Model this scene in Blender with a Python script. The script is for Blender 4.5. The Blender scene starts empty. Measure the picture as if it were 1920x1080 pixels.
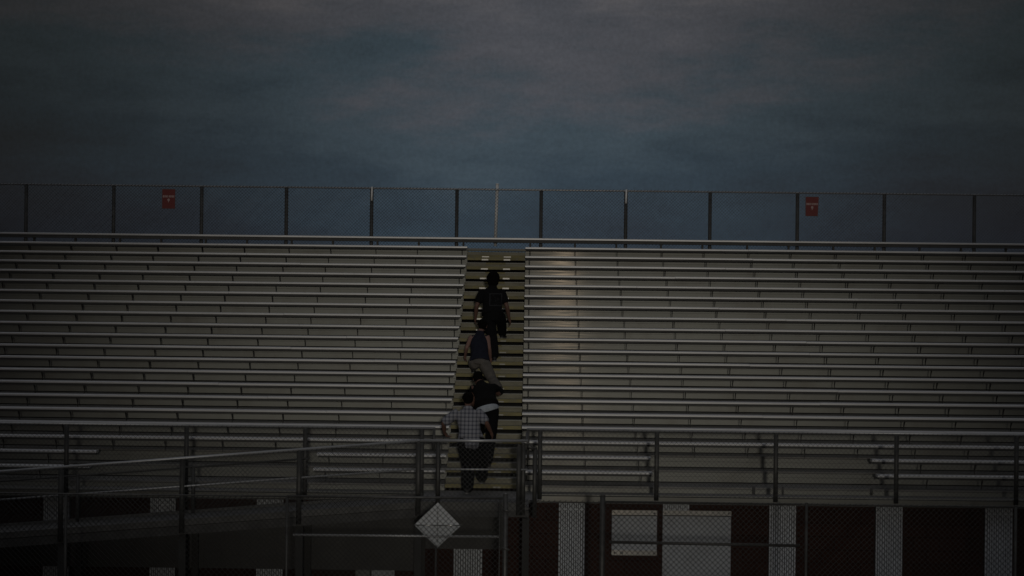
import bpy, bmesh, math, random
from mathutils import Vector, Matrix
random.seed(7)
R = math.radians
S = bpy.context.scene
COL = S.collection

# ------------------------------------------------------------------ camera
cam = bpy.data.cameras.new('camera'); camo = bpy.data.objects.new('camera', cam); COL.objects.link(camo)
S.camera = camo
cam.sensor_width = 36; cam.lens = 4405.46 * 36 / 1920
cam.clip_start = 0.5; cam.clip_end = 5000
yaw, pit, rol = R(-0.4718), R(0.3507), R(0.6578)
r0 = Vector((math.cos(yaw), -math.sin(yaw), 0)); f0 = Vector((math.sin(yaw), math.cos(yaw), 0)); zz = Vector((0, 0, 1))
fw = f0 * math.cos(pit) + zz * math.sin(pit); up = zz * math.cos(pit) - f0 * math.sin(pit)
rt = r0 * math.cos(rol) + up * math.sin(rol); up2 = up * math.cos(rol) - r0 * math.sin(rol)
M = Matrix((rt, up2, -fw)).transposed().to_4x4(); M.translation = Vector((0.7435, -37.6466, 2.6937))
camo.matrix_world = M
cam.dof.use_dof = False

# ------------------------------------------------------------------ render settings / exposure
S.view_settings.view_transform = 'Standard'; S.view_settings.look = 'None'
S.view_settings.exposure = 0; S.view_settings.gamma = 1
S.render.resolution_x = 1024; S.render.resolution_y = 576

# ------------------------------------------------------------------ world: heavy dusk cloud
W = bpy.data.worlds.new("World"); S.world = W; W.use_nodes = True
nt = W.node_tree; N = nt.nodes; L = nt.links; N.clear()
def nd(t, **k):
    n = N.new(t)
    for a, b in k.items(): setattr(n, a, b)
    return n
def mth(op, a, b=None, c=None, clamp=False):
    n = N.new('ShaderNodeMath'); n.operation = op; n.use_clamp = clamp
    for i, v in enumerate((a, b, c)):
        if v is None: continue
        if hasattr(v, 'links'): L.new(v, n.inputs[i])
        else: n.inputs[i].default_value = v
    return n.outputs[0]
tc = nd('ShaderNodeTexCoord'); sp = nd('ShaderNodeSeparateXYZ'); L.new(tc.outputs['Generated'], sp.inputs[0])
X, Y, Z = sp.outputs
mp = nd('ShaderNodeMapping'); mp.inputs['Scale'].default_value = (5.5, 5.5, 17); mp.inputs['Location'].default_value = (1.3, 2.2, 4.9)
mp.inputs['Rotation'].default_value = (0, R(4), 0)
L.new(tc.outputs['Generated'], mp.inputs[0])
n1 = nd('ShaderNodeTexNoise'); n1.inputs['Scale'].default_value = 1.0; n1.inputs['Detail'].default_value = 9; n1.inputs['Roughness'].default_value = .5; n1.inputs['Distortion'].default_value = .35
L.new(mp.outputs[0], n1.inputs['Vector'])
mp2 = nd('ShaderNodeMapping'); mp2.inputs['Scale'].default_value = (17, 17, 62); mp2.inputs['Location'].default_value = (1.1, 5.4, 2.7)
L.new(tc.outputs['Generated'], mp2.inputs[0])
n2 = nd('ShaderNodeTexNoise'); n2.inputs['Scale'].default_value = 1.0; n2.inputs['Detail'].default_value = 10; n2.inputs['Roughness'].default_value = .62
L.new(mp2.outputs[0], n2.inputs['Vector'])
# height + cloud -> colour; the mauve bank hangs highest over the axis, a little to the right
gx = mth('ADD', X, -.03)
gb = mth('POWER', 2.718, mth('MULTIPLY', mth('MULTIPLY', gx, gx), -55.0))
cl = mth('SUBTRACT', n1.outputs['Fac'], .5)
cl2 = mth('SUBTRACT', n2.outputs['Fac'], .5)
h = mth('ADD', mth('ADD', mth('ADD', mth('MULTIPLY', Z, 6.3), -.10), mth('MULTIPLY', cl, .62)), mth('ADD', mth('MULTIPLY', cl2, .50), mth('MULTIPLY', mth('SUBTRACT', gb, .6), .14)))
cr = nd('ShaderNodeValToRGB'); cr.color_ramp.interpolation = 'EASE'
e = cr.color_ramp.elements
e[0].position = .0; e[0].color = (.027, .041, .058, 1)
e[1].position = 1; e[1].color = (.098, .092, .101, 1)
x = e.new(.25); x.color = (.028, .047, .066, 1)
x = e.new(.42); x.color = (.037, .057, .075, 1)
x = e.new(.61); x.color = (.058, .062, .075, 1)
x = e.new(.78); x.color = (.077, .075, .083, 1)
L.new(h, cr.inputs['Fac'])
# sky colour dimmed to both sides of the bleachers' axis, imitating lens falloff
ax = mth('ADD', X, -.005)
g = mth('POWER', 2.718, mth('MULTIPLY', mth('MULTIPLY', ax, ax), -48.0))
side_dim = mth('ADD', mth('MULTIPLY', g, .80), .20)
# unseen sky behind the viewer, dimmed to weaken its reflection in the panels
back = nd('ShaderNodeMapRange'); back.inputs['From Min'].default_value = -.35; back.inputs['From Max'].default_value = .35
back.inputs['To Min'].default_value = .6; back.inputs['To Max'].default_value = 1
L.new(Y, back.inputs['Value'])
n3 = nd('ShaderNodeTexNoise'); n3.inputs['Scale'].default_value = 620; n3.inputs['Detail'].default_value = 2
L.new(tc.outputs['Generated'], n3.inputs['Vector'])
mott = mth('ADD', mth('ADD', mth('MULTIPLY', cl2, .62), mth('MULTIPLY', cl, .35)), mth('ADD', mth('MULTIPLY', mth('SUBTRACT', n3.outputs['Fac'], .5), .34), 1.0))
sky_dim = mth('MULTIPLY', mth('MULTIPLY', side_dim, mott), back.outputs[0])
# overhead the deck of cloud is lighter, as under any overcast
ovh = nd('ShaderNodeMapRange'); ovh.interpolation_type = 'SMOOTHSTEP'
ovh.inputs['From Min'].default_value = .17; ovh.inputs['From Max'].default_value = .75
ovh.inputs['To Min'].default_value = 0; ovh.inputs['To Max'].default_value = 1
L.new(Z, ovh.inputs['Value'])
mixo = nd('ShaderNodeMix', data_type='RGBA'); mixo.inputs['A'].default_value = (0, 0, 0, 1); mixo.inputs['B'].default_value = (.060, .064, .070, 1)
L.new(ovh.outputs[0], mixo.inputs['Factor'])
sc = nd('ShaderNodeVectorMath', operation='SCALE'); L.new(cr.outputs['Color'], sc.inputs[0]); L.new(sky_dim, sc.inputs['Scale'])
ad = nd('ShaderNodeVectorMath', operation='ADD'); L.new(sc.outputs[0], ad.inputs[0]); L.new(mixo.outputs['Result'], ad.inputs[1])
bg = nd('ShaderNodeBackground'); bg.inputs['Strength'].default_value = 1.0; L.new(ad.outputs[0], bg.inputs['Color'])
# the last of the daylight above the cloud
sky = nd('ShaderNodeTexSky'); sky.sky_type = 'NISHITA'; sky.sun_disc = False; sky.sun_elevation = R(1.0); sky.sun_rotation = R(200)
bg2 = nd('ShaderNodeBackground'); bg2.inputs['Strength'].default_value = .004; L.new(sky.outputs[0], bg2.inputs['Color'])
ash = nd('ShaderNodeAddShader'); L.new(bg.outputs[0], ash.inputs[0]); L.new(bg2.outputs[0], ash.inputs[1])
wo = nd('ShaderNodeOutputWorld'); L.new(ash.outputs[0], wo.inputs['Surface'])

# ------------------------------------------------------------------ light: diffuse glow of the overcast, and the field floodlight whose
# warm reflection runs down the risers right of the aisle
sun = bpy.data.lights.new('sun', 'SUN'); sun.energy = .045; sun.angle = R(50); sun.color = (.95, .97, 1)
so = bpy.data.objects.new('sun', sun); COL.objects.link(so)
so.rotation_euler = Vector((0.05, .62, -.9)).to_track_quat('-Z', 'Y').to_euler()
fl = bpy.data.lights.new('floodlight', 'SPOT'); fl.energy = 20000; fl.spot_size = R(19.5); fl.spot_blend = 1; fl.shadow_soft_size = .6; fl.color = (1, .93, .82)
flo = bpy.data.objects.new('floodlight', fl); COL.objects.link(flo)
flo.location = (2.3, -62, 4.4)
flo.rotation_euler = (Vector((0.6, 8, 4.9)) - flo.location).to_track_quat('-Z', 'Y').to_euler()

# ------------------------------------------------------------------ materials
def mat(name, col, rough=.6, metal=0, var=.15, nscale=3, stretch=(1, 1, 1), bump=0, bscale=60, bstretch=(1, 1, 1), spec=.5, dirt=None, glint=None):
    m = bpy.data.materials.new(name); m.use_nodes = True
    t = m.node_tree; n = t.nodes; l = t.links; b = n['Principled BSDF']
    b.inputs['Roughness'].default_value = rough; b.inputs['Metallic'].default_value = metal
    b.inputs['Specular IOR Level'].default_value = spec
    co = n.new('ShaderNodeTexCoord'); mp = n.new('ShaderNodeMapping'); mp.inputs['Scale'].default_value = stretch
    l.new(co.outputs['Object'], mp.inputs[0])
    no = n.new('ShaderNodeTexNoise'); no.inputs['Scale'].default_value = nscale; no.inputs['Detail'].default_value = 6
    l.new(mp.outputs[0], no.inputs['Vector'])
    r = n.new('ShaderNodeValToRGB'); a = r.color_ramp.elements
    lo = [c * (1 - var) for c in col]; hi = [min(1, c * (1 + var)) for c in col]
    a[0].position = .3; a[0].color = (*lo, 1); a[1].position = .7; a[1].color = (*hi, 1)
    l.new(no.outputs['Fac'], r.inputs['Fac']); out = r.outputs['Color']
    if dirt:
        d2 = n.new('ShaderNodeTexNoise'); d2.inputs['Scale'].default_value = dirt[1]; d2.inputs['Detail'].default_value = 8; d2.inputs['Roughness'].default_value = .7
        l.new(co.outputs['Object'], d2.inputs['Vector'])
        r2 = n.new('ShaderNodeValToRGB'); r2.color_ramp.elements[0].position = .5; r2.color_ramp.elements[1].position = .72
        l.new(d2.outputs['Fac'], r2.inputs['Fac'])
        mx = n.new('ShaderNodeMix'); mx.data_type = 'RGBA'; mx.inputs['B'].default_value = (*dirt[0], 1)
        l.new(r2.outputs['Color'], mx.inputs['Factor']); l.new(out, mx.inputs['A']); out = mx.outputs['Result']
    l.new(out, b.inputs['Base Color'])
    if glint:
        # thin burnished streaks along the extrusion: sharp sideways, smeared up and down
        b2 = n.new('ShaderNodeBsdfPrincipled'); b2.inputs['Metallic'].default_value = 1; b2.inputs['Roughness'].default_value = glint[1]
        b2.inputs['Base Color'].default_value = (1, .80, .60, 1); b2.inputs['Anisotropic'].default_value = .96
        tv = n.new('ShaderNodeCombineXYZ'); tv.inputs[1].default_value = .2; tv.inputs[2].default_value = 1
        l.new(tv.outputs[0], b2.inputs['Tangent'])
        gm_ = n.new('ShaderNodeMapping'); gm_.inputs['Scale'].default_value = (1.6, 1.7, 34); l.new(co.outputs['Object'], gm_.inputs[0])
        gn = n.new('ShaderNodeTexNoise'); gn.inputs['Scale'].default_value = 1; gn.inputs['Detail'].default_value = 4; l.new(gm_.outputs[0], gn.inputs['Vector'])
        gr = n.new('ShaderNodeMapRange'); gr.inputs['From Min'].default_value = .36; gr.inputs['From Max'].default_value = .68
        gr.inputs['To Min'].default_value = glint[0] * .25; gr.inputs['To Max'].default_value = glint[0] * 2
        l.new(gn.outputs['Fac'], gr.inputs['Value'])
        ms = n.new('ShaderNodeMixShader'); l.new(gr.outputs[0], ms.inputs[0]); l.new(b.outputs[0], ms.inputs[1]); l.new(b2.outputs[0], ms.inputs[2])
        l.new(ms.outputs[0], n['Material Output'].inputs['Surface'])
    if bump:
        mb = n.new('ShaderNodeMapping'); mb.inputs['Scale'].default_value = bstretch; l.new(co.outputs['Object'], mb.inputs[0])
        nb = n.new('ShaderNodeTexNoise'); nb.inputs['Scale'].default_value = bscale; nb.inputs['Detail'].default_value = 3
        l.new(mb.outputs[0], nb.inputs['Vector'])
        bp = n.new('ShaderNodeBump'); bp.inputs['Strength'].default_value = bump; bp.inputs['Distance'].default_value = .01
        l.new(nb.outputs['Fac'], bp.inputs['Height']); l.new(bp.outputs[0], b.inputs['Normal'])
    return m
MT = {}
MT['alu'] = mat('ribbed mill aluminium', (.190, .194, .174), .5, .35, .10, 2.2, (.25, 1, 1), glint=(.0013, .13), dirt=((.15, .145, .125), .9))
MT['alu_tread'] = mat('worn aluminium tread', (.15, .147, .137), .5, .3, .2, 3, (.3, 2, 1), .3, 1, (1, 200, 200))
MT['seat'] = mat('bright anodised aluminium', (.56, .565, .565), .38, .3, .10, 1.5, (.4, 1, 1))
MT['dark_alu_and_shade'] = mat('dark aluminium and painted shade', (.075, .075, .072), .7, .2)  # brackets and clamps, also painted shade under seats, in grooves, below the ramp
MT['steel'] = mat('galvanised steel', (.10, .10, .098), .5, .5, .25, 9)
MT['dsteel'] = mat('dull dark steel', (.075, .075, .072), .55, .4, .25, 9)
MT['rail'] = mat('bright galvanised pipe', (.40, .41, .42), .4, .5, .12, 5)
MT['wire'] = mat('galvanised fence wire', (.13, .135, .135), .45, .5, .1, 9)
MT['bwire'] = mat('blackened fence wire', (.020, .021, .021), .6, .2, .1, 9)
MT['dwire'] = mat('weathered fence wire', (.065, .068, .068), .5, .4, .1, 9)
MT['yellow'] = mat('worn yellow step paint', (.20, .175, .070), .6, .1, .3, 5, (.6, 1, 3), dirt=((.16, .15, .11), 9))
MT['plate'] = mat('pale step plate', (.44, .43, .39), .4, .3)
MT['plate_dull'] = mat('duller step plate', (.27, .265, .23), .5, .2)
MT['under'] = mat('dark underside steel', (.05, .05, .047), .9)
MT['step'] = mat('worn olive step metal', (.20, .19, .135), .6, .1, .2, 4, (.6, 1, 3), dirt=((.13, .12, .09), 6))
MT['ramp'] = mat('ramp grating', (.12, .12, .115), .7, .2, .25, 4)
MT['rampd'] = mat('ramp channel steel', (.08, .08, .077), .7, .2, .25, 4)
MT['strip'] = mat('polished aluminium strip', (.75, .74, .70), .27, .9, .05, 4)
MT['white'] = mat('white painted metal', (.40, .43, .46), .5, 0, .06, 3, dirt=((.32, .34, .36), 5))
MT['trim'] = mat('bare aluminium trim', (.36, .355, .33), .5, .3, .1, 4, glint=(.012, .2))
MT['pillar'] = mat('pale ribbed cladding', (.60, .64, .68), .6, 0, .12, 6)
MT['red'] = mat('dark red painted box', (.2, .02, .015), .5)
MT['signred'] = mat('red sign enamel', (.15, .014, .011), .6, 0, .08)
MT['signpink'] = mat('faded sign lettering', (.42, .30, .28), .7)
MT['signedge'] = mat('sign edge', (.11, .085, .08), .6)
MT['whitepole'] = mat('white enamel pole', (.85, .85, .83), .5)
MT['bolt'] = mat('bolt head', (.02, .02, .02), .5, .6)
MT['asphalt'] = mat('asphalt', (.05, .05, .05), .95, 0, .25, 2, bump=.3)
MT['box'] = mat('grey green enclosure', (.13, .14, .12), .6)
def brickmat():
    m = bpy.data.materials.new('dark red block'); m.use_nodes = True
    t = m.node_tree; n = t.nodes; l = t.links; b = n['Principled BSDF']; b.inputs['Roughness'].default_value = .85
    b.inputs['Specular IOR Level'].default_value = .15
    co = n.new('ShaderNodeTexCoord'); sx = n.new('ShaderNodeSeparateXYZ'); cb = n.new('ShaderNodeCombineXYZ')
    l.new(co.outputs['Object'], sx.inputs[0]); l.new(sx.outputs[0], cb.inputs[0]); l.new(sx.outputs[2], cb.inputs[1])
    br = n.new('ShaderNodeTexBrick'); l.new(cb.outputs[0], br.inputs['Vector']); br.inputs['Scale'].default_value = 1
    br.inputs['Brick Width'].default_value = .406; br.inputs['Row Height'].default_value = .203; br.inputs['Mortar Size'].default_value = .006
    br.inputs['Color1'].default_value = (.052, .024, .018, 1); br.inputs['Color2'].default_value = (.042, .020, .015, 1); br.inputs['Mortar'].default_value = (.026, .012, .009, 1)
    l.new(br.outputs['Color'], b.inputs['Base Color']); return m
MT['brick'] = brickmat()

# ------------------------------------------------------------------ helpers
def tag(o, label=None, cat=None, group=None, kind=None):
    if label: o['label'] = label
    if cat: o['category'] = cat
    if group: o['group'] = group
    if kind: o['kind'] = kind
    return o
def empty(name, loc, label, cat, group=None):
    o = bpy.data.objects.new(name, None); COL.objects.link(o); o.location = loc; o.empty_display_size = .2
    return tag(o, label, cat, group)
class MB:
    """collects boxes, bars and tubes and links them as one mesh object"""
    def __init__(s): s.v = []; s.f = []; s.m = []; s.cur = 0; s.smooth = []
    def face(s, ids, sm=False): s.f.append(ids); s.m.append(s.cur); s.smooth.append(sm)
    def box(s, x0, x1, y0, y1, z0, z1, sh=0):
        """sh = fall per metre of X (for the ramp)"""
        b = len(s.v)
        for z in (z0, z1):
            for (x, y) in ((x0, y0), (x1, y0), (x1, y1), (x0, y1)):
                s.v.append((x, y, z + sh * (x - X_RAMP)))
        for q in ((0, 3, 2, 1), (4, 5, 6, 7), (0, 1, 5, 4), (1, 2, 6, 5), (2, 3, 7, 6), (3, 0, 4, 7)): s.face([b + i for i in q])
    def prof(s, pts, x0, x1):
        """extrude a closed YZ outline along X"""
        b = len(s.v); n = len(pts)
        for x in (x0, x1):
            for (y, z) in pts: s.v.append((x, y, z))
        for i in range(n):
            j = (i + 1) % n; s.face([b + i, b + n + i, b + n + j, b + j])
        s.face([b + i for i in range(n)]); s.face([b + n + i for i in range(n)][::-1])
    def tube(s, a, c, r, n=10, r2=None, cap=True):
        a = Vector(a); c = Vector(c); d = (c - a).normalized(); r2 = r if r2 is None else r2
        u = d.orthogonal().normalized(); w = d.cross(u); b = len(s.v)
        for p, rr in ((a, r), (c, r2)):
            for i in range(n):
                t = 2 * math.pi * i / n; q = p + (u * math.cos(t) + w * math.sin(t)) * rr; s.v.append(tuple(q))
        for i in range(n):
            j = (i + 1) % n; s.face([b + i, b + j, b + n + j, b + n + i], n > 6)
        if cap: s.face([b + i for i in range(n)][::-1]); s.face([b + n + i for i in range(n)])
    def poly(s, pts):
        b = len(s.v); s.v += [tuple(p) for p in pts]; s.face(list(range(b, b + len(pts))))
    def build(s, name, mats, parent=None, base=None):
        me = bpy.data.meshes.new(name)
        off = Vector(parent.matrix_world.translation) if False else Vector((0, 0, 0))
        o = bpy.data.objects.new(name, me)
        if parent is not None:
            q = parent; 
            while q is not None: off += q.location; q = q.parent
            if base is not None: o.location = Vector(base) - off; off = Vector(base)
            o.parent = parent
        elif base is not None:
            o.location = base; off = Vector(base)
        me.from_pydata([(v[0] - off.x, v[1] - off.y, v[2] - off.z) for v in s.v], [], s.f)
        if not isinstance(mats, (list, tuple)): mats = [mats]
        for m in mats: me.materials.append(MT[m] if isinstance(m, str) else m)
        for p, mi, sm in zip(me.polygons, s.m, s.smooth): p.material_index = mi; p.use_smooth = sm
        me.update(); COL.objects.link(o); return o
X_RAMP = -.88
SL = .0855      # ramp: one in twelve

def wires(x0, x1, zb, zt, y, pitch=.072, r=.0022, sh=0):
    """chain link: two families of diagonal wires bent over each other, clipped to the bay"""
    m = MB()
    H = zt - zb; Wd = x1 - x0; n = int((Wd + H) / pitch) + 2
    u = .7071
    for fam in (0, 1):
        for i in range(n):
            c = -H + i * pitch + pitch * .3
            # x = c + t, z = t (fam 0) ; mirrored for fam 1
            t0 = max(0, -c); t1 = min(H, Wd - c)
            if t1 - t0 < .01: continue
            a = Vector((x0 + c + t0, y + (.004 if fam else -.004), zb + t0)); b = Vector((x0 + c + t1, y + (.004 if fam else -.004), zb + t1))
            if fam: a.x = x0 + x1 - a.x; b.x = x0 + x1 - b.x
            a.z += sh * (a.x - X_RAMP); b.z += sh * (b.x - X_RAMP)
            m.tube(a, b, r, 4, cap=False)
    # knuckled top selvage
    k = int(Wd / pitch)
    for i in range(k):
        xx = x0 + (i + .5) * pitch
        m.tube((xx - .012, y - .006, zt - .01 + sh * (xx - X_RAMP)), (xx + .014, y + .006, zt + .018 + sh * (xx - X_RAMP)), r * 1.5, 4)
    return m

# ------------------------------------------------------------------ setting: ground
gm = MB(); gm.poly([(-1500, -1500, -2.3), (1500, -1500, -2.3), (1500, 1500, -2.3), (-1500, 1500, -2.3)])
tag(gm.build('ground', 'asphalt'), kind='structure')

# ------------------------------------------------------------------ bleachers
RUN, RISE, NR = .6096, .2032, 20       # rows 0..19, row 20 is the long top bench
XE = 15.5                               # outer ends, beyond the frame
def F(k): return RISE * k - .43         # footboard top under row k
def seat_profile(y, z, dp=.25):
    return [(y, z - .012), (y + .004, z - .003), (y + .013, z), (y + dp - .01, z), (y + dp, z - .01), (y + dp, z - .042), (y + .012, z - .042), (y + .002, z - .036)]
nb = {}
def bracket_xs(a, b):
    r = []
    n = 0
    while n < 12:
        for q in (.71, 1.66):
            v = q + 1.829 * n
            r += [v, -v]
        n += 1
    return sorted(v for v in r if a + .05 < v < b - .05)
def bracket_mesh(m, x, y, z, k):
    # flat flag-shaped leg of cast aluminium from the footboard up to the seat
    j = random.uniform(-.008, .008)
    t = random.uniform(.004, .007)
    pts = [(y + .12, z - .0725), (y + .20, z - .0725), (y + .274, z - .13), (y + .274, z - .262), (y + .25, z - .262), (y + .22, z - .16)]
    m.prof(pts, x + j - t, x + j + t)
def section(side):
    s = -1 if side == 'left' else 1
    root = empty('bleacher_section', (s * .61, 0, -.43),
                 'silver aluminium seat rows left of the stairs, dull grey all over' if s < 0 else
                 'silver aluminium seat rows right of the stairs, warm lamp glint down the risers', 'bleachers')
    a, b = (-XE, -.612) if s < 0 else (.612, XE)
    cnt = 0; rest = MB(); rest_n = 0
    rows = []
    for k in range(NR):
        y = RUN * k; z = RISE * k
        spans = [(a, b)]
        if k < 2: spans = [(a, -6.32), (-2.72, b)] if s < 0 else [(a, 2.72), (6.32, b)]
        for (p, q) in spans:
            m = MB(); c0 = p
            while c0 < q:
                c1 = min(q, c0 + (random.uniform(2.2, 7.3) if c0 == p else 7.31))
                if q - c1 < .8: c1 = q
                dz_ = random.uniform(-.003, .003) if c1 - c0 > 1 else 0
                m.prof(seat_profile(y + random.uniform(0, .004), z + dz_), c0 + (.004 if c0 > p else 0), c1); c0 = c1
            m.cur = 1; m.box(p + .02, q - .02, y + .030, y + .20, z - .072, z - .0421)  # dark strip standing in for the shadow line under the seat nose
            o = m.build('seat_plank', ['seat', 'dark_alu_and_shade'], root)
            for bx in bracket_xs(p, q): rows.append((k, bx, o))
        # footboard: two planks with a groove, on the level that sits behind this seat
        m = MB(); y0 = y + .28 if k else y - 0; 
        zf = F(k + 1); yb = RUN * (k + 1) + .268
        m.prof([(y0, zf - .030), (y0 + .003, zf - .004), (y0 + .010, zf), (y0 + .285, zf), (y0 + .285, zf - .034), (y0 + .004, zf - .034)], a, b)
        m.box(a, b, y0 + .293, yb, zf - .034, zf)
        m.build('footboard', 'alu_tread', root)
        # riser panel from this footboard up to the next, with a shadow gap at its foot
        zt = F(k + 2) - .036
        m = MB(); yr = RUN * (k + 1) + .281
        if True:
            m.prof([(yr, zf + .014), (yr, zt - .068), (yr + .003, zt - .066), (yr, zt - .064), (yr, zt), (yr + .012, zt), (yr + .012, zf + .014)], a, b)
            m.build('riser_panel', 'alu', root)
    # brackets: the hundred that show largest (lowest, nearest the aisle) are parts of their seat
    rows.sort(key=lambda t: (abs(t[1]) > 10.2, t[0]))
    for i, (k, bx, o) in enumerate(rows):
        if i < 98:
            m = MB(); bracket_mesh(m, bx, RUN * k, RISE * k, k); m.build('seat_bracket', 'dark_alu_and_shade', o)
        else: bracket_mesh(rest, bx, RUN * k, RISE * k, k)
    o = rest.build('seat_bracket', 'dark_alu_and_shade', root); o['kind'] = 'stuff'
    # front riser under the first footboard
    m = MB(); m.prof([(.012, -.37), (.012, F(1) - .036), (.024, F(1) - .036), (.024, -.37)], a, b); m.build('riser_panel', 'alu', root)
    return root
section('left'); section('right')

# long top bench across aisle and both banks, sky seen beneath it
root = empty('top_bench', (0, RUN * 20, F(20)), 'unbroken long bench along the very top, crossing over the aisle, sky beneath it', 'bench')
y, z = RUN * 20, RISE * 20
m = MB(); m.prof(seat_profile(y, z), -XE, XE); m.build('seat_plank', 'seat', root)
m = MB(); m.prof([(y + .03, z - .105), (y + .03, z - .0425), (y + .22, z - .0425), (y + .22, z - .105)], -XE, XE); m.build('support_beam', 'dark_alu_and_shade', root)
for bx in bracket_xs(-XE, XE):
    m = MB(); m.box(bx - .02, bx + .02, y + .08, y + .16, F(21), z - .1052); m.build('seat_bracket', 'dark_alu_and_shade', root)
m = MB(); m.box(-XE, XE, y + .02, y + .72, F(21) - .05, F(21) - .004); m.build('footboard', 'alu_tread', root)

# aisle stairs
root = empty('aisle_stairs', (0, .3, -.43), 'yellow edged aluminium stair flight climbing straight up between the two seat banks', 'stairs')
for k in range(1, 21):
    zf = F(k); y0 = RUN * (k - 1) + .02 + .02
    a, b = -.606, .606
    # yellow nosing
    m = MB(); m.prof([(y0, zf - .062), (y0, zf - .004), (y0 + .004, zf), (y0 + .035, zf), (y0 + .035, zf - .062)], a, b)
    no = m.build('step_nosing', 'yellow', root)
    for px in (-.235, .225):
        w = .07 + random.uniform(-.008, .008)
        if k < 13: w *= .8
        p = MB(); p.box(px - w, px + w, y0 - .006, y0 - .0002, zf - (.064 if k > 12 else .058), zf - .036); p.build('guide_plate', 'plate' if k > 12 else 'plate_dull', no)  # smaller, duller plates on the lower steps
    m = MB(); m.box(a, b, y0 + .036, y0 + .30, zf - .03, zf - .003); m.build('step_tread', 'step', root)
    if k < 20:
        m = MB(); m.box(a, b, y0 + .302, y0 + .314, zf - .02, zf + .070); m.build('step_riser', 'step', root)
        m = MB(); m.prof([(y0 + .292, zf + .071), (y0 + .292, zf + .083), (y0 + .60, zf + .083), (y0 + .60, zf + .071)], a, b)
        tr = m.build('half_step', 'alu', root)
        m = MB(); m.box(-.21, .20, y0 + .286, y0 + .2915, zf + .050, zf + .0832); m.build('centre_mark', 'yellow', tr)
zf = F(20)
m = MB(); m.box(-.609, .609, y0 + .302, y0 + .314, zf - .02, zf + .052); m.cur = 1; m.box(-.609, .609, y0 + .300, y0 + .314, zf + .0522, zf + .118); m.build('step_riser', ['yellow', 'step'], root)
m = MB(); m.box(-.609, .609, y0 + .285, y0 + .60, zf + .1402, zf + .162); m.build('top_landing', 'step', root)
for px in (-.235, .225):
    m = MB(); m.box(px - .07, px + .08, y0 + .290, y0 + .2995, zf + .004, zf + .026); m.build('guide_plate', 'plate', root)

# frame under the seats
root = empty('stand_understructure', (0, 6, -2.3), 'dark steelwork glimpsed through the gaps below the seats and stairs', 'stand')
m = MB(); dz = -.22
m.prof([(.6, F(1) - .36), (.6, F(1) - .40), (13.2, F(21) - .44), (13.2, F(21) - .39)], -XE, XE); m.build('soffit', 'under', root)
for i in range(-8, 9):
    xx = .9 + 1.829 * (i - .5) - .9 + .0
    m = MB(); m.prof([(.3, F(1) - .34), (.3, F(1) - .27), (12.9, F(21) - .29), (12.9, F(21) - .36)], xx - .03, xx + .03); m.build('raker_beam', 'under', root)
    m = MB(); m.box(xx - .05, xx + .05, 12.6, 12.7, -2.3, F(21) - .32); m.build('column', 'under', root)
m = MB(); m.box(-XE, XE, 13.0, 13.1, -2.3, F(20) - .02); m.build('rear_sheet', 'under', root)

# front walkway
root = empty('walkway', (0, -.8, -.35), 'narrow aluminium walkway in front of the lowest row with a low toe board', 'walkway')
m = MB(); m.box(-XE, XE, -1.63, .012, -.37, -.33); m.build('deck', 'alu_tread', root)
for a, b in ((-XE, -.93), (.93, XE)):
    m = MB(); m.prof([(-1.66, -.345), (-1.66, -.238), (-1.655, -.235), (-1.645, -.235), (-1.645, -.345)], a, b); m.build('toe_board', 'alu', root)
    m = MB(); m.box(a, b, -1.655, -1.60, -.364, -.346); m.build('edge_beam', 'dark_alu_and_shade', root)

# ------------------------------------------------------------------ building below
root = empty('block_building', (0, -1.2, -2.3), 'dark red block building with pale ribbed pilasters built under the front walkway', 'building')
m = MB(); m.box(-XE, XE, -1.2, -1.0, -2.3, -.375); m.box(-XE, XE, -1.0, 5, -.5, -.375); m.build('wall', 'brick', root)
def ribbed(cx, w, zb, zt, y):
    """pilaster clad in upright pale slats with open joints, one cross strap near the top"""
    m = MB(); n = 12; p = w / n
    m.cur = 1; m.box(cx - w / 2 + .004, cx + w / 2 - .004, y + .0, y + .06, zb, zt)  # dark backing paints the groove shade between the slats
    m.cur = 0
    for i in range(n):
        x0 = cx - w / 2 + i * p; j = random.uniform(-.002, .002)
        m.box(x0 + p * .17, x0 + p * .83, y - .045 + j, y - .0005, zb, zt - .01 + random.uniform(-.006, .006))
    m.box(cx - w / 2, cx + w / 2, y - .056, y - .049, zt - .118, zt - .098)
    return m
for cx, w in ((1.41, .41), (3.02, .41), (4.665, .42), (6.31, .42), (8.0, .43), (9.65, .42), (-.19, .45), (-1.50, .36), (-3.26, .42), (-4.92, .40), (-6.57, .41), (-8.2, .41)):
    ribbed(cx, w, -2.3, -.385, -1.26).build('pilaster', ['pillar', 'dark_alu_and_shade'], root)
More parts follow.
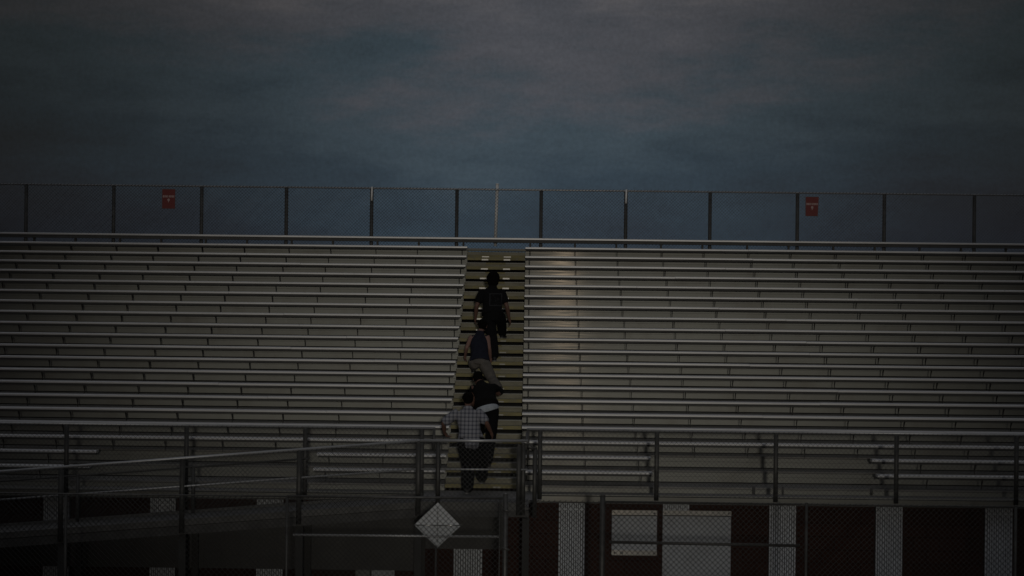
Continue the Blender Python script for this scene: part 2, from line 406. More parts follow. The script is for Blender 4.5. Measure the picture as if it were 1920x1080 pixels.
def shutter(x0, x1, zt, zb, sill):
    m = MB(); m.box(x0, x1, -1.31, -1.262, zb, zt - .075)
    sh = m.build('window_shutter', 'white', root)
    m = MB(); m.box(x0 - .002, x1 + .002, -1.335, -1.31 - .0004, zt - .072, zt)
    m.cur = 1
    for bx in (x0 + .04, x1 - .04): m.tube((bx, -1.342, zt - .04), (bx, -1.335, zt - .04), .012, 8)
    m.build('header', ['trim', 'bolt'], sh)
    m = MB(); m.box(x0 + .005, x1 - .005, -1.325, -1.3104, zt - .088, zt - .0725); m.build('seal', 'bolt', sh)
    if sill:
        m = MB(); m.box(x0 - .002, x1 + .002, -1.335, -1.3104, zb - .001, zb + .075); m.cur = 1
        for bx in (x0 + .04, x1 - .04): m.tube((bx, -1.342, zb + .035), (bx, -1.335, zb + .035), .012, 8)
        sl_ = m.build('sill', ['trim', 'bolt'], sh)
        m = MB()
        for a_, (r1, r2) in enumerate(((.026, .024), (.024, .016), (.016, .006))): m.tube((x0 + .155, -1.3352 - .006 * a_, zb + .038), (x0 + .155, -1.3352 - .006 * (a_ + 1), zb + .038), r1, 16, r2)
        m.build('glint_knob', 'strip', sl_)  # polished dome made up to catch the lamp as a glint on the sill
shutter(2.03, 2.725, -.495, -1.19, True); shutter(2.816, 3.868, -.49, -2.0, False)
m = MB(); m.box(-1.92, -1.69, -1.42, -1.26, -2.1, -1.27); m.cur = 1; m.box(-1.90, -1.71, -1.424, -1.4202, -2.08, -1.29)
m.cur = 0; m.tube((-1.80, -1.34, -1.27), (-1.80, -1.34, -.41), .014, 8)
tag(m.build('electrical_box', ['box', 'steel'], base=(-1.8, -1.34, -2.1)), 'small dim grey cabinet on the dark wall beneath the ramp', 'electrical box')

# ------------------------------------------------------------------ fences
def post(x, y, zb, zt, r, root, m_='dsteel', name='post', cap=True):
    m = MB(); m.tube((x, y, zb), (x, y, zt), r, 12)
    if cap: m.tube((x, y, zt), (x, y, zt + r * .5), r * 1.08, 12, r * .5)
    return m.build(name, m_, root)
def rail(a, b, r, root, m_='rail', name='top_rail'):
    m = MB(); m.tube(a, b, r, 10); return m.build(name, m_, root)

# back fence along the top
root = empty('back_fence', (0, 12.95, 3.6), 'chain link fence standing against the sky along the top of the stand', 'fence')
xs = [-13.95, -12.06, -10.175, -8.283, -6.385, -4.556, -2.717, -.88, .934, 2.758, 4.57, 6.449, 8.316, 10.25, 12.12, 13.98, 15.8]
for x in xs:
    p = post(x, 12.95, 2.4, 5.11, .040, root, 'dsteel', cap=False)
    if min(abs(x + 2.72), abs(x - 2.76)) < .15:
        m = MB(); m.tube((x + (.0), 12.905, 4.85), (x + .006, 12.905, 5.15), .020, 10); s_ = m.build('sleeve', 'whitepole', p); s_['label'] = 'short white sleeve at the post top'
rail((xs[0], 12.95, 5.12), (xs[-1], 12.95, 5.12), .020, root, 'rail')
for a, b in zip(xs[:-1], xs[1:]):
    wires(a, b, 3.55, 5.13, 12.915, r=.0035).build('mesh_panel', 'dwire', root)
# bits on that fence
def redsign(x0, x1, z0, z1, skew, label):
    y = 12.88
    root = empty('warning_sign', ((x0 + x1) / 2, y, z0), label, 'sign', 'red signs wired to the back fence')
    def quad(m, u0, u1, v0, v1, yo):
        P = []
        for (u, v) in ((u0, v0), (u1, v0), (u1, v1), (u0, v1)):
            wx = (x1 - x0) * (1 - skew * (1 - v)); P.append((x0 + u * wx, z0 + v * (z1 - z0)))
        f = [(p[0], y - yo, p[1]) for p in P]; bk = [(p[0], y - yo + .004, p[1]) for p in P]
        m.poly(f); m.poly(bk[::-1])
        for i in range(4): j = (i + 1) % 4; m.poly([f[i], bk[i], bk[j], f[j]][::-1])
    m = MB(); quad(m, -.03, 1.03, -.02, 1.02, 0); m.build('backing', 'signedge', root)
    m = MB(); quad(m, 0, 1, 0, 1, .005); m.build('face', 'signred', root)
    m = MB()
    # the wording is too small to read: a light band of capitals and a small emblem
    for (u0, u1) in ((.05, .15), (.18, .27), (.30, .38), (.41, .46), (.52, .61), (.64, .73), (.76, .84), (.87, .95)):
        quad(m, u0, u1, .575, .685, .010)
    m.build('lettering', 'signpink', root)
    m = MB(); cx = x0 + .5 * (x1 - x0); cz = z0 + .45 * (z1 - z0)
    pts = [(cx + .026 * math.cos(t * math.pi / 8), y - .0115, cz + .03 * math.sin(t * math.pi / 8)) for t in range(16)]
    m.poly(pts); m.poly([(cx - .008, y - .0115, cz - .03), (cx + .008, y - .0115, cz - .03), (cx + .006, y - .0115, cz - .055), (cx - .006, y - .0115, cz - .055)][::-1])
    m.build('emblem', 'signpink', root)
redsign(-7.224, -6.954, 4.632, 5.043, 0, 'small red sign hanging mid bay at the left end of the back fence, quite square')
redsign(6.62, 6.893, 4.626, 5.03, .07, 'small red sign close beside a post at the right end of the back fence')
m = MB(); m.tube((-.045, 12.99, 3.9), (-.016, 12.99, 5.23), .034, 10); m.tube((-.016, 12.99, 5.23), (-.015, 12.99, 5.25), .038, 10)
tag(m.build('flag_pole', 'whitepole', base=(-.045, 12.99, 3.9)), 'thin white pole leaning slightly behind the back fence, above the stairs', 'pole')

# guard fences along the walkway
def guard(side):
    s = -1 if side == 'left' else 1
    root = empty('guard_fence', (s * .9, -1.66, -.35), 'waist high chain link guard along the walkway, %s of the stair landing' % side, 'fence', None)
    px = [s * v for v in (.905, 2.69, 4.51, 6.35, 8.18, 10.0, 11.83, 13.66)]
    for x in px: post(x, -1.69, -.31, .745, .036, root, cap=False)
    rail((s * .70, -1.69, .757), (s * 13.7, -1.69, .757), .019, root)
    post(s * .72, -1.69, .40 if s < 0 else .30, .75, .022, root, 'steel', 'end_post')
    rail((s * .9, -1.69, -.255), (s * 13.7, -1.69, -.255), .008, root, 'steel', 'bottom_wire')
    for a, b in zip(px[:-1], px[1:]):
        wires(min(a, b), max(a, b), -.26, .74, -1.735, r=.0026).build('mesh_panel', 'dwire', root)
guard('left'); guard('right')

# small dark clamps on the first footboard edge
for i, (x, w, h_) in enumerate(((4.335, .045, .085), (4.80, .03, .10), (6.215, .04, .075))):
    m = MB(); m.prof([(-.05, F(1) + .01), (-.02, F(1) + .02), (-.003, F(1) + .02), (-.003, F(1) - h_), (-.03, F(1) - h_ - .02), (-.05, F(1) - h_ * .6)], x - w / 2, x + w / 2)
    m.tube((x, -.06, F(1) - h_ * .5), (x, -.003, F(1) - h_ * .5), .018, 8)
    tag(m.build('rail_clamp', 'dark_alu_and_shade', base=(x, -.03, F(1) - h_)),
        ['squat black clamp on the lowest step edge, just left of a guard post', 'thin black clamp on the lowest step edge, just right of a guard post', 'rightmost black clamp on the lowest step edge, beside a guard post'][i], 'clamp', 'black clamps on the lowest step edge')

# ------------------------------------------------------------------ ramp and landing
root = empty('access_ramp', (-4, -2.5, -2.3), 'long dim steel ramp falling to the left from the stair landing', 'ramp')
XL = -9.6
m = MB(); m.box(-.88, .74, -3.2, -1.665, -.345, -.31); m.build('landing_deck', 'ramp', root)
m = MB(); m.box(XL, -.883, -3.16, -1.76, -.345, -.275, SL); m.build('ramp_deck', 'ramp', root)
m = MB(); m.box(XL, -.883, -3.22, -3.165, -.335, -.245, SL); m.build('kerb', 'ramp', root)
m = MB(); m.box(XL, -.883, -1.755, -1.70, -.36, -.235, SL); m.build('kerb', 'ramp', root)
m = MB(); m.box(-.88, .70, -3.22, -3.202, -.36, -.24); m.build('kerb', 'ramp', root)
m = MB(); m.box(XL, -.883, -3.21, -3.15, -.47, -.3452, SL); m.build('channel', 'rampd', root)
m = MB(); m.box(-.88, .74, -3.21, -3.15, -.45, -.3602); m.build('channel', 'rampd', root)
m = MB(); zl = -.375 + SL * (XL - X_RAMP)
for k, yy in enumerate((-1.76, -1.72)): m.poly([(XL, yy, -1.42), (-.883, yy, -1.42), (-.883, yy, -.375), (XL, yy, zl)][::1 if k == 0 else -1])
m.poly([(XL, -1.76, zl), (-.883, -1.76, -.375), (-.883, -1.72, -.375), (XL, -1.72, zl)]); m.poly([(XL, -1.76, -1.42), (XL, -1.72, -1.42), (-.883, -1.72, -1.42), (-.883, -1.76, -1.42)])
m.build('shade_sheet', 'dark_alu_and_shade', root)  # added dark sheet in place of the shade beneath the ramp
m = MB(); m.box(-.882, .35, -1.76, -1.72, -1.08, -.375); m.build('shade_sheet', 'dark_alu_and_shade', root)  # shorter dark sheet, painted shade beneath the landing
for x in (-6.12, -4.34, -2.62, -.88, .70):
    for y in (-3.12, -1.80):
        zt = -.475 + SL * min(0, x - X_RAMP)
        m = MB(); m.box(x - .05, x + .05, y - .05, y + .05, -2.3, zt); m.build('support', 'under', root)

root = empty('ramp_railing', (-4, -3.2, -.3), 'sloping pipe rail with chain link running down the outer side of the ramp', 'railing')
def zr(x): return SL * min(0, x - X_RAMP)
rx = [-.88, -2.626, -4.34, -6.12, -7.9, -9.55]
for x in rx: post(x, -3.24, -.44 + zr(x), .625 + zr(x), .040, root)
rail((XL, -3.24, .652 + zr(XL)), (-.88, -3.24, .652), .021, root)
rail((XL, -3.24, .238 + zr(XL)), (-.88, -3.24, .238), .014, root, 'rail', 'mid_rail')
for a, b in zip(rx[:-1], rx[1:]):
    wires(b, a, -.23, .63, -3.285, r=.0026, sh=SL).build('mesh_panel', 'dwire', root)
for x in (-4.37, -6.13): post(x, -1.9, -.32 + zr(x), .43 + zr(x), .028, root, 'dsteel', 'rear_post')
rail((XL, -1.9, .43 + zr(XL)), (-2.6, -1.9, .43 + zr(-2.6)), .014, root, 'dsteel', 'rear_rail')

root = empty('landing_railing', (0, -3.24, -.3), 'level pipe railing with chain link across the landing at the foot of the stairs', 'railing')
rail((-.86, -3.24, .654), (.72, -3.24, .668), .021, root)
rail((-.86, -3.24, .236), (.72, -3.24, .248), .013, root, 'rail', 'mid_rail')
post(-.592, -3.24, -.30, .625, .034, root)
post(.59, -3.24, -.42, .60, .036, root); post(.655, -3.20, -.42, .61, .036, root)
post(.825, -3.14, -.46, .56, .034, root)
rail((.70, -3.2, .66), (.70, -1.75, .70), .019, root, 'steel', 'return_rail')
rail((.72, -3.22, .60), (.84, -3.12, .52), .03, root, 'dsteel', 'gate_arm')
wires(-.86, -.62, -.24, .62, -3.285, r=.0026).build('mesh_panel', 'dwire', root)
wires(-.56, .60, -.24, .62, -3.285, r=.0026).build('mesh_panel', 'dwire', root)

# ------------------------------------------------------------------ chain link fence nearer the camera
root = empty('front_fence', (0, -7, -2.3), 'tall chain link fence nearest the viewer with pipe rails, diamond sign behind it', 'fence')
px = [-8.1, -5.3, -2.41, .44, 1.705, 4.36, 7.08, 9.8]
for i, x in enumerate(px):
    r = {3: .034, 4: .036}.get(i, .021)
    post(x, -7, -2.3, .185 if i in (3, 4) else .12, r, root, 'steel' if i == 3 else 'dsteel')
m = MB(); m.tube((.44, -7, .17), (.44, -7, .205), .035, 12, .012); m.build('post_cap', 'rail', root)
rail((px[0], -7, .128), (px[2], -7, .128), .011, root, 'steel')
rail((px[2], -7, .130), (px[3] - .035, -7, .140), .017, root, 'steel')
rail((px[4] + .03, -7, .112), (px[-1], -7, .105), .011, root, 'dsteel')
rail((px[2] + .08, -7, -.373), (px[3] - .08, -7, -.365), .016, root, 'rail', 'mid_rail')
rail((px[4] + .09, -7, -.415), (px[5] - .08, -7, -.432), .020, root, 'dsteel', 'mid_rail')
m = MB(); m.tube((px[3] - .075, -7.0, -2.2), (px[3] - .075, -7.0, .13), .009, 8); m.build('tension_bar', 'steel', root)
for z in (.0, -.5, -1.1):
    m = MB(); m.tube((.40, -7.03, z), (.49, -7.045, z - .03), .014, 8); m.build('hinge_band', 'steel', root)
for a, b in zip(px[:-1], px[1:]):
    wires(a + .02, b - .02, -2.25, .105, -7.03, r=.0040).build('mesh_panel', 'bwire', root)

# diamond sign
root = empty('diamond_sign', (-.447, -6.9, -.53), 'white diamond board with a bright metal strip across its middle', 'sign')
cx, cz, w, hh = -.4475, -.232, .30, .295
def tri(sgn, tilt):
    m = MB(); z0 = cz + sgn * .006; y = -6.90
    P = [(cx - w, y, z0), (cx + w, y, z0), (cx, y + tilt, cz + sgn * hh)]
    B = [(p[0], p[1] + .012, p[2]) for p in P]
    if sgn < 0: m.poly(P[::-1]); m.poly(B)
    else: m.poly(P); m.poly(B[::-1])
    for i in range(3): j = (i + 1) % 3; m.poly([P[i], B[i], B[j], P[j]])
    return m
t_ = tri(1, .02).build('upper_face', 'white', root); tri(-1, .03).build('lower_face', 'white', root)
m = MB(); m.tube((cx - w - .004, -6.912, cz), (cx + .02, -6.926, cz + .001), .0075, 8); m.tube((cx + .02, -6.926, cz + .001), (cx + w + .012, -6.912, cz + .003), .0085, 12); m.build('cross_strip', 'strip', root)
m = MB(); m.box(cx - .004, cx + .004, -6.893 - .02, -6.893 - .012, cz - hh * .8, cz + hh * .8); m.build('centre_seam', 'steel', root)
m = MB(); m.tube((cx - .02, -6.86, -2.3), (cx - .02, -6.86, cz - .1), .014, 8); m.build('sign_post', 'dsteel', root)

# ------------------------------------------------------------------ people
def loft(m, pts, n=14):
    """closed tapered limb: list of (centre, rx, ry, xaxis)"""
    rings = []
    for i, (c, rx_, ry_) in enumerate(pts):
        c = Vector(c)
        a = Vector(pts[max(i - 1, 0)][0]); b = Vector(pts[min(i + 1, len(pts) - 1)][0]); d = (b - a).normalized()
        u = Vector((1, 0, 0)) - d * d.x
        if u.length < .2: u = Vector((0, 1, 0)) - d * d.y
        u.normalize(); w = d.cross(u)
        b0 = len(m.v)
        for k in range(n):
            t = 2 * math.pi * k / n; m.v.append(tuple(c + u * math.cos(t) * rx_ + w * math.sin(t) * ry_))
        rings.append(b0)
    for r1, r2 in zip(rings[:-1], rings[1:]):
        for k in range(n):
            j = (k + 1) % n; m.face([r1 + k, r1 + j, r2 + j, r2 + k], True)
    m.face([rings[0] + k for k in range(n)][::-1], True); m.face([rings[-1] + k for k in range(n)], True)
def ball(m, c, rx_, ry_, rz_, n=12):
    c = Vector(c)
    pts = []
    for i in range(1, 8):
        t = math.pi * i / 8
        pts.append((c + Vector((0, 0, -math.cos(t) * rz_)), math.sin(t) * rx_, math.sin(t) * ry_))
    loft(m, pts, n)
def limb(m, P, Rr, q=.95):
    """limb through the joints P with radii Rr, extra stations between for smooth taper, round ends"""
    P = [Vector(p) for p in P]; pts = []
    for i in range(len(P) - 1):
        for t in ((0, .25, .5, .75) if i < len(P) - 2 else (0, .25, .5, .75, 1)):
            r_ = Rr[i] * (1 - t) + Rr[i + 1] * t
            if 0 < t < 1: r_ *= 1.04
            pts.append((P[i].lerp(P[i + 1], t), r_, r_ * q))
    d0 = (P[0] - P[1]).normalized(); d1 = (P[-1] - P[-2]).normalized()
    pts = [(P[0] + d0 * Rr[0] * .6, Rr[0] * .6, Rr[0] * .6)] + pts + [(P[-1] + d1 * Rr[-1] * .6, Rr[-1] * .6, Rr[-1] * .6)]
    loft(m, pts)
def solid(m, name, mats, parent, vox, sm=3):
    o = m.build(name, mats, parent)
    r = o.modifiers.new('r', 'REMESH'); r.mode = 'VOXEL'; r.voxel_size = vox; r.use_smooth_shade = True
    s_ = o.modifiers.new('s', 'SMOOTH'); s_.iterations = sm; s_.factor = .5
    bpy.context.view_layer.update()
    me = bpy.data.meshes.new_from_object(o.evaluated_get(bpy.context.evaluated_depsgraph_get()))
    o.modifiers.clear(); o.data = me
    for p in me.polygons: p.use_smooth = True
    return o
def clothmat(name, col, rough=.9, kind=None):
    m = mat(name, col, rough, 0, .18, 14, bump=.25, bscale=25, spec=.15)
    n = m.node_tree.nodes; l = m.node_tree.links; b = n['Principled BSDF']
    if kind == 'plaid':
        co = n.new('ShaderNodeTexCoord'); sx = n.new('ShaderNodeSeparateXYZ'); l.new(co.outputs['Object'], sx.inputs[0])
        def mm(op, a, c):
            q = n.new('ShaderNodeMath'); q.operation = op
            if hasattr(a, 'links'): l.new(a, q.inputs[0])
            else: q.inputs[0].default_value = a
            if hasattr(c, 'links'): l.new(c, q.inputs[1])
            else: q.inputs[1].default_value = c
            return q.outputs[0]
        def stripe(axis, per, wdt):
            return mm('LESS_THAN', mm('FRACT', mm('MULTIPLY', axis, 1 / per), 0), wdt)
        a = mm('ADD', stripe(sx.outputs[0], .062, .38), stripe(sx.outputs[2], .062, .38))
        t = mm('MULTIPLY', a, .5)
        cr_ = n.new('ShaderNodeValToRGB'); el = cr_.color_ramp.elements
        el[0].color = (.27, .275, .30, 1); el[1].color = (.075, .08, .10, 1); el[1].position = 1
        q = el.new(.5); q.color = (.16, .165, .19, 1)
        l.new(t, cr_.inputs['Fac']); l.new(cr_.outputs['Color'], b.inputs['Base Color'])
    if kind == 'print':
        co = n.new('ShaderNodeTexCoord'); sx = n.new('ShaderNodeSeparateXYZ'); l.new(co.outputs['Object'], sx.inputs[0])
        def mm(op, a, c):
            q = n.new('ShaderNodeMath'); q.operation = op
            for i_, v in enumerate((a, c)):
                if hasattr(v, 'links'): l.new(v, q.inputs[i_])
                else: q.inputs[i_].default_value = v
            return q.outputs[0]
        ax_ = mm('ABSOLUTE', mm('SUBTRACT', sx.outputs[0], .0), 0); az_ = mm('ABSOLUTE', mm('SUBTRACT', sx.outputs[2], 1.14), 0)
        ins = mm('MULTIPLY', mm('LESS_THAN', ax_, .12), mm('LESS_THAN', az_, .12))
        inn = mm('MULTIPLY', mm('LESS_THAN', ax_, .10), mm('LESS_THAN', az_, .10))
        vo = n.new('ShaderNodeTexVoronoi'); vo.inputs['Scale'].default_value = 26; l.new(co.outputs['Object'], vo.inputs['Vector'])
        blot = mm('MULTIPLY', mm('LESS_THAN', vo.outputs['Distance'], .33), inn)
        fr = mm('MAXIMUM', mm('SUBTRACT', ins, inn), mm('MULTIPLY', blot, .6))
        mx = n.new('ShaderNodeMix'); mx.data_type = 'RGBA'; mx.inputs['A'].default_value = (.007, .007, .0075, 1); mx.inputs['B'].default_value = (.026, .027, .029, 1)
        l.new(fr, mx.inputs['Factor']); l.new(mx.outputs['Result'], b.inputs['Base Color'])
    return m
MT['skin'] = mat('skin', (.14, .075, .055), .6, 0, .08, 6)
MT['skinpale'] = mat('lighter skin', (.22, .125, .10), .6, 0, .08, 6)
MT['hair'] = mat('black hair', (.004, .0035, .003), .9, 0, .3, 30, bump=.9, bscale=45, spec=.1)
MT['tee'] = clothmat('black printed tee', (.010, .010, .011), kind='print')
MT['black'] = clothmat('black cotton', (.006, .006, .006))
MT['blackp'] = clothmat('black trousers', (.006, .006, .0065))
MT['navy'] = clothmat('navy top', (.016, .018, .028))
MT['khaki'] = clothmat('grey brown trousers', (.115, .106, .095))
MT['plaid'] = clothmat('grey plaid', (.2, .2, .2), kind='plaid')
MT['hem'] = clothmat('white undershirt', (.36, .40, .44))
MT['shoe'] = mat('dark shoe', (.012, .012, .012), .6)
MT['sole'] = mat('pale sole', (.25, .25, .24), .6)
MT['redshoe'] = mat('red shoe trim', (.10, .012, .012), .6)

def person(base, J, mats, label, sizes=1.0, sleeve=.45, hem=False, shortsleeve=True, hairstyle=None, soles='sole', vest=False):
    """J: joints relative to the base point. seen from behind, facing +Y"""
    root = empty('person', base, label, 'person')
    J = {k: Vector(v) for k, v in J.items()}          # joints in world metres, the figure stands on the stair treads
    s = sizes
    m = MB()
    pel, chest, neck, head = J['pelvis'], J['chest'], J['neck'], J['head']
    shl, shr = J['shl'], J['shr']
    mid = pel.lerp(chest, .5)
    def torso(m, g, lo=0., hi=1., flare=0):
        st = [(0, .165, .115), (.12, .168, .118), (.35, .145, .102), (.6, .158, .108), (.85, .178, .112), (1.0, .185, .108)] if g < .01 else [(0, .178, .125), (.12, .176, .122), (.35, .165, .110), (.6, .165, .108), (.85, .178, .112), (1.0, .185, .108)]
        pts = []
        for t, rx_, ry_ in st:
            if t < lo or t > hi: continue
            c = pel.lerp(chest, t); pts.append((c, rx_ * s + g + (flare * (.35 - t) if t < .35 else 0), ry_ * s + g))
        if hi >= 1:
            top = chest.lerp(neck, .6); pts.append((chest.lerp(neck, .35), .15 * s + g, .09 * s + g)); pts.append((top, .09 * s + g, .065 * s + g)); pts.append((neck, .06 * s + g, .058 * s + g))
        loft(m, pts, 20)
    torso(m, 0)
    # neck, skull, jaw, nose, ears
    loft(m, [(chest.lerp(neck, .5), .07 * s, .065 * s), (neck, .056 * s, .058 * s), (neck.lerp(head, .6), .055 * s, .058 * s)])
    fwd = Vector(J['face'] - head).normalized(); upv = (head - neck).normalized(); side = fwd.cross(upv).normalized(); upv = side.cross(fwd)
    ball(m, head, .074 * s, .092 * s, .105 * s, 16)
    ball(m, head + fwd * .035 - upv * .06, .052 * s, .055 * s, .05 * s)
    limb(m, [head + fwd * .088 + upv * .005, head + fwd * .108 - upv * .025], [.009, .014])
    limb(m, [head + fwd * .092 - upv * .055 - side * .02, head + fwd * .092 - upv * .055 + side * .02], [.008, .008])
    for e_ in (-1, 1):
        limb(m, [head + side * e_ * .076 + upv * .02, head + side * e_ * .078 - upv * .025], [.014, .010])
        ball(m, head + fwd * .078 + side * e_ * .03 + upv * .012, .013, .012, .010)
    # arms
    for q, sh in (('l', shl), ('r', shr)):
        el, wr, hd = J['el' + q], J['wr' + q], J['hd' + q]
        limb(m, [chest.lerp(sh, .55), sh, sh.lerp(el, .5), el, el.lerp(wr, .35), wr], [v * s for v in (.07, .058, .047, .039, .040, .026)])
        d = (hd - wr).normalized()
        w = Vector((0, 1, 0)) - d * d.y
        w = w.normalized() if w.length > .1 else Vector((1, 0, 0)); nrm = d.cross(w)
        # palm
        loft(m, [(wr, .026, .020), (wr + d * .03, .030, .026), (wr + d * .065, .021, .040), (wr + d * .088, .018, .038)], 12)
        out = -1 if q == 'l' else 1
        for i, ln in enumerate((.066, .076, .071, .055)):
            o_ = w * (.030 - .02 * i); b0 = wr + d * .086 + o_
            curl = nrm * (.018 + .006 * i) * (1 if nrm.x * -out > 0 else -1)
            limb(m, [b0, b0 + d * ln * .45 + curl * .25, b0 + d * ln * .75 + curl * .9, b0 + d * ln * .92 + curl * 1.5], [.0095, .0085, .008, .007])
        b0 = wr + d * .03 + w * .028
        limb(m, [b0, b0 + d * .03 + w * .022, b0 + d * .058 + w * .026], [.013, .011, .009])
    for q in 'lr':
        hp, kn, an = J['hp' + q], J['kn' + q], J['an' + q]
        limb(m, [hp, hp.lerp(kn, .5), kn, kn.lerp(an, .35), an], [v * s for v in (.092, .078, .058, .058, .038)])
    solid(m, 'body', mats['skin'], root, .0085)
    # shirt
    m = MB(); torso(m, .016, flare=.06)
    for q, sh in (('l', shl), ('r', shr)):
        el, wr = J['el' + q], J['wr' + q]
        if vest: limb(m, [chest.lerp(sh, .5), chest.lerp(sh, .88)], [.075 * s, .062 * s]); continue
        end = sh.lerp(el, sleeve * 2) if sleeve <= .5 else el.lerp(wr, sleeve * 2 - 1)
        limb(m, [chest.lerp(sh, .5), sh, end], [.085 * s, .080 * s, .078 * s])
    if not vest: limb(m, [pel.lerp(chest, .12), pel + (pel - chest).normalized() * .07], [.165 * s, .168 * s], .72)
    solid(m, 'shirt', mats['shirt'], root, .011)
    if hem:
        m = MB(); c_ = (J['hpl'] + J['hpr']) / 2
        loft(m, [(c_ + Vector((-.008, -.02, .035)), .185 * s, .150 * s), (c_ + Vector((0, -.03, .005)), .205 * s, .175 * s), (c_ + Vector((.012, -.03, -.035)), .205 * s, .178 * s)], 24)
        hm = solid(m, 'undershirt', 'hem', root, .011); hm['label'] = 'white hem showing below the black shirt'
    # trousers
    m = MB()
    loft(m, [(pel.lerp(chest, .05), .165 * s, .124 * s), (pel, .176 * s, .132 * s), ((J['hpl'] + J['hpr']) / 2, .172 * s, .135 * s)], 20)
    tl = mats.get('leg', .92)
    for q in 'lr':
        hp, kn, an = J['hp' + q], J['kn' + q], J['an' + q]
        ks = mats.get('loose', 1.0)
        limb(m, [hp, hp.lerp(kn, .5), kn, kn.lerp(an, .45), kn.lerp(an, tl)], [v * s * ks for v in (.108, .098, .080, .080, .072)])
    solid(m, 'trousers', mats['legs'], root, .011)
    # shoes
    for q in 'lr':
        an, toe = J['an' + q], J['toe' + q]
        d = (toe - an); d.z = 0; d.normalize(); floor_ = an.z - .085
        m = MB()
        def P(f_, z_): v = an + d * f_; v.z = floor_ + z_; return v
        loft(m, [(P(-.075, .05), .018, .030), (P(-.06, .045), .036, .042), (P(-.01, .055), .041, .055), (P(.06, .045), .044, .044), (P(.13, .034), .046, .031), (P(.175, .027), .035, .022), (P(.195, .025), .015, .014)], 12)
        limb(m, [an + Vector((0, 0, .03)), an - Vector((0, 0, .02))], [.045, .045])
        sh_ = solid(m, 'shoe', mats.get('shoe', 'shoe'), root, .009)
        m = MB(); loft(m, [(P(-.075, .010), .024, .010), (P(-.05, .010), .040, .010), (P(.05, .010), .044, .010), (P(.12, .010), .048, .010), (P(.185, .010), .030, .010)], 12)
        m.build('sole', soles, sh_)
    # hair
    m = MB()
    if hairstyle == 'bushy':
        ball(m, head - fwd * .015 + upv * .02, .122, .122, .135, 18); ball(m, head - fwd * .03 - upv * .06, .105, .09, .09, 18)
        for i in range(46):
            t = random.uniform(0, 6.283); ph = random.uniform(-.55, 1.4)
            v = (side * math.cos(t) + fwd * (math.sin(t) - .25)) * math.cos(ph) + upv * math.sin(ph)
            ball(m, head - fwd * .015 + upv * .015 + v * .106, .028, .028, .028, 8)
        limb(m, [head - fwd * .05, neck - fwd * .035 + upv * .03], [.085, .07])
    else:
        ball(m, head - fwd * .012 + upv * .022, .086, .102, .106, 18)
        for i in range(26):
            t = random.uniform(0, 6.283); ph = random.uniform(-.2, 1.4)
            v = (side * math.cos(t) + fwd * (math.sin(t) - .3)) * math.cos(ph) + upv * math.sin(ph)
            ball(m, head - fwd * .012 + upv * .02 + v * .083, .019, .019, .019, 8)
        limb(m, [head - fwd * .05 - upv * .0, head - fwd * .052 - upv * .055], [.068, .052])
    solid(m, 'hair', 'hair', root, .009, 1)
    return root


# head of the climb: straight trailing leg two steps below the bent leading one
person((.08, 5.62, F(10)), dict(
    pelvis=(.03, 6.18, 2.46), chest=(.01, 6.38, 2.80), neck=(.02, 6.46, 3.00), head=(.027, 6.53, 3.125), face=(.03, 6.75, 3.10),
    shl=(-.165, 6.42, 2.895), shr=(.175, 6.42, 2.895), ell=(-.275, 6.33, 2.62), elr=(.290, 6.33, 2.62), wrl=(-.295, 6.42, 2.41), wrr=(.335, 6.42, 2.39),
    hdl=(-.305, 6.47, 2.33), hdr=(.36, 6.47, 2.31), hpl=(-.05, 6.18, 2.40), hpr=(.10, 6.18, 2.40), knl=(.03, 5.98, 2.06), knr=(.18, 6.56, 2.42),
    anl=(.08, 5.62, 1.687), anr=(.21, 6.82, 2.093), toel=(.07, 5.8, 1.6), toer=(.26, 7.0, 2.0)),
    dict(skin='skin', shirt='tee', legs='blackp', loose=1.12, leg=.97),
    'person highest on the stairs, bushy black hair, printed black tee, loose black trousers', hairstyle='bushy', sleeve=.33, sizes=1.0)
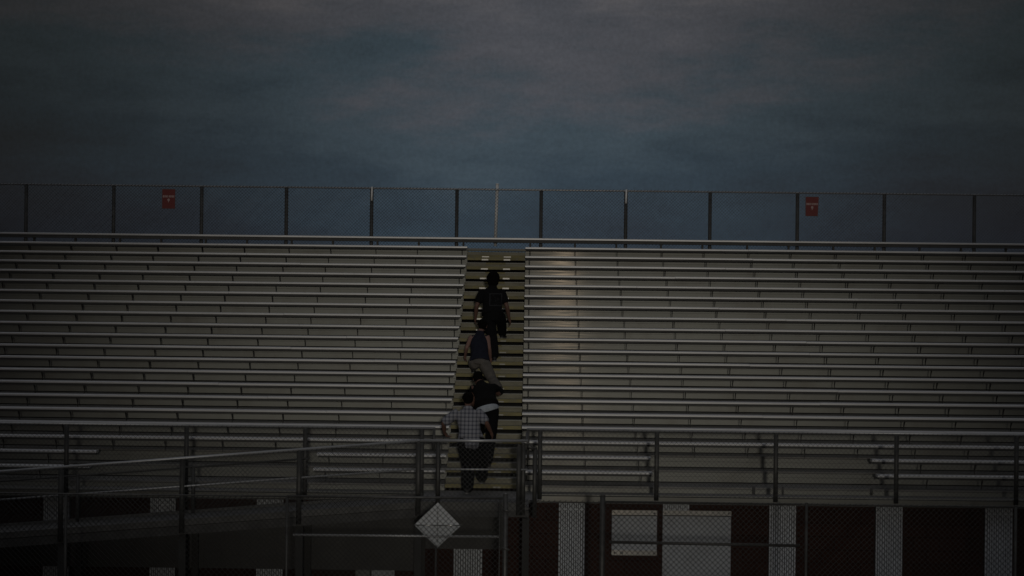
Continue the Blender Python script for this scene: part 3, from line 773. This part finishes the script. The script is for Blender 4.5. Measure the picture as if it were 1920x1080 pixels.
# second: navy sleeveless top, grey brown trousers, right leg stretched out behind
person((.2, 4.12, 1.06), dict(
    pelvis=(-.17, 4.74, 1.61), chest=(-.19, 5.03, 1.98), neck=(-.175, 5.12, 2.15), head=(-.14, 5.20, 2.262), face=(-.10, 5.4, 2.22),
    shl=(-.335, 5.03, 2.06), shr=(-.045, 5.03, 2.06), ell=(-.415, 4.95, 1.86), elr=(-.005, 4.93, 1.85), wrl=(-.445, 5.08, 1.72), wrr=(.015, 5.03, 1.68),
    hdl=(-.45, 5.14, 1.67), hdr=(.025, 5.08, 1.62), hpl=(-.265, 4.74, 1.575), hpr=(-.085, 4.74, 1.575), knl=(-.29, 5.04, 1.63), knr=(.06, 4.50, 1.31),
    anl=(-.29, 5.06, 1.484), anr=(.20, 4.14, 1.145), toel=(-.30, 5.3, 1.4), toer=(.25, 4.3, 1.1)),
    dict(skin='skinpale', shirt='navy', legs='khaki', loose=1.22, leg=.9),
    'person on the stairs with bare arms, navy top and grey brown trousers', sizes=.86, vest=True)
# third: bent forward, black shirt with a white hem
person((.05, .80, F(2)), dict(
    pelvis=(.03, 1.15, 1.00), chest=(-.02, 1.42, 1.22), neck=(-.09, 1.58, 1.34), head=(-.135, 1.68, 1.415), face=(-.2, 1.86, 1.36),
    shl=(-.19, 1.44, 1.27), shr=(.135, 1.46, 1.27), ell=(-.22, 1.50, 1.02), elr=(.215, 1.62, 1.16), wrl=(-.18, 1.70, .93), wrr=(.235, 1.84, 1.20),
    hdl=(-.16, 1.77, .92), hdr=(.24, 1.92, 1.20), hpl=(-.05, 1.15, .93), hpr=(.12, 1.13, .93), knl=(-.08, 1.55, .86), knr=(.11, 1.05, .49),
    anl=(-.10, 1.84, .47), anr=(.06, .82, .063), toel=(-.1, 2.1, .4), toer=(.09, 1.1, 0)),
    dict(skin='skin', shirt='black', legs='blackp', leg=.98, loose=1.1),
    'person bent forward on the stairs in black with a white shirt hem showing', hem=True, sleeve=.9, sizes=.97)
# last: grey plaid shirt, just leaving the landing
person((-.24, -.6, -.33), dict(
    pelvis=(-.19, -.36, .52), chest=(-.235, -.16, .84), neck=(-.25, -.07, 1.01), head=(-.247, -.01, 1.13), face=(-.24, .2, 1.08),
    shl=(-.41, -.14, .925), shr=(-.075, -.14, .925), ell=(-.63, -.24, .76), elr=(.045, -.30, .79), wrl=(-.62, -.08, .60), wrr=(.125, -.16, .62),
    hdl=(-.58, -.02, .55), hdr=(.15, -.10, .55), hpl=(-.27, -.36, .47), hpr=(-.10, -.34, .47), knl=(-.23, -.24, .09), knr=(-.03, .04, .24),
    anl=(-.23, -.58, -.245), anr=(-.02, .19, -.142), toel=(-.2, -.4, -.33), toer=(.0, .4, -.22)),
    dict(skin='skin', shirt='plaid', legs='blackp', leg=.99, loose=1.36),
    'person at the foot of the stairs in a grey plaid shirt and black trousers', sleeve=.44, sizes=.97)
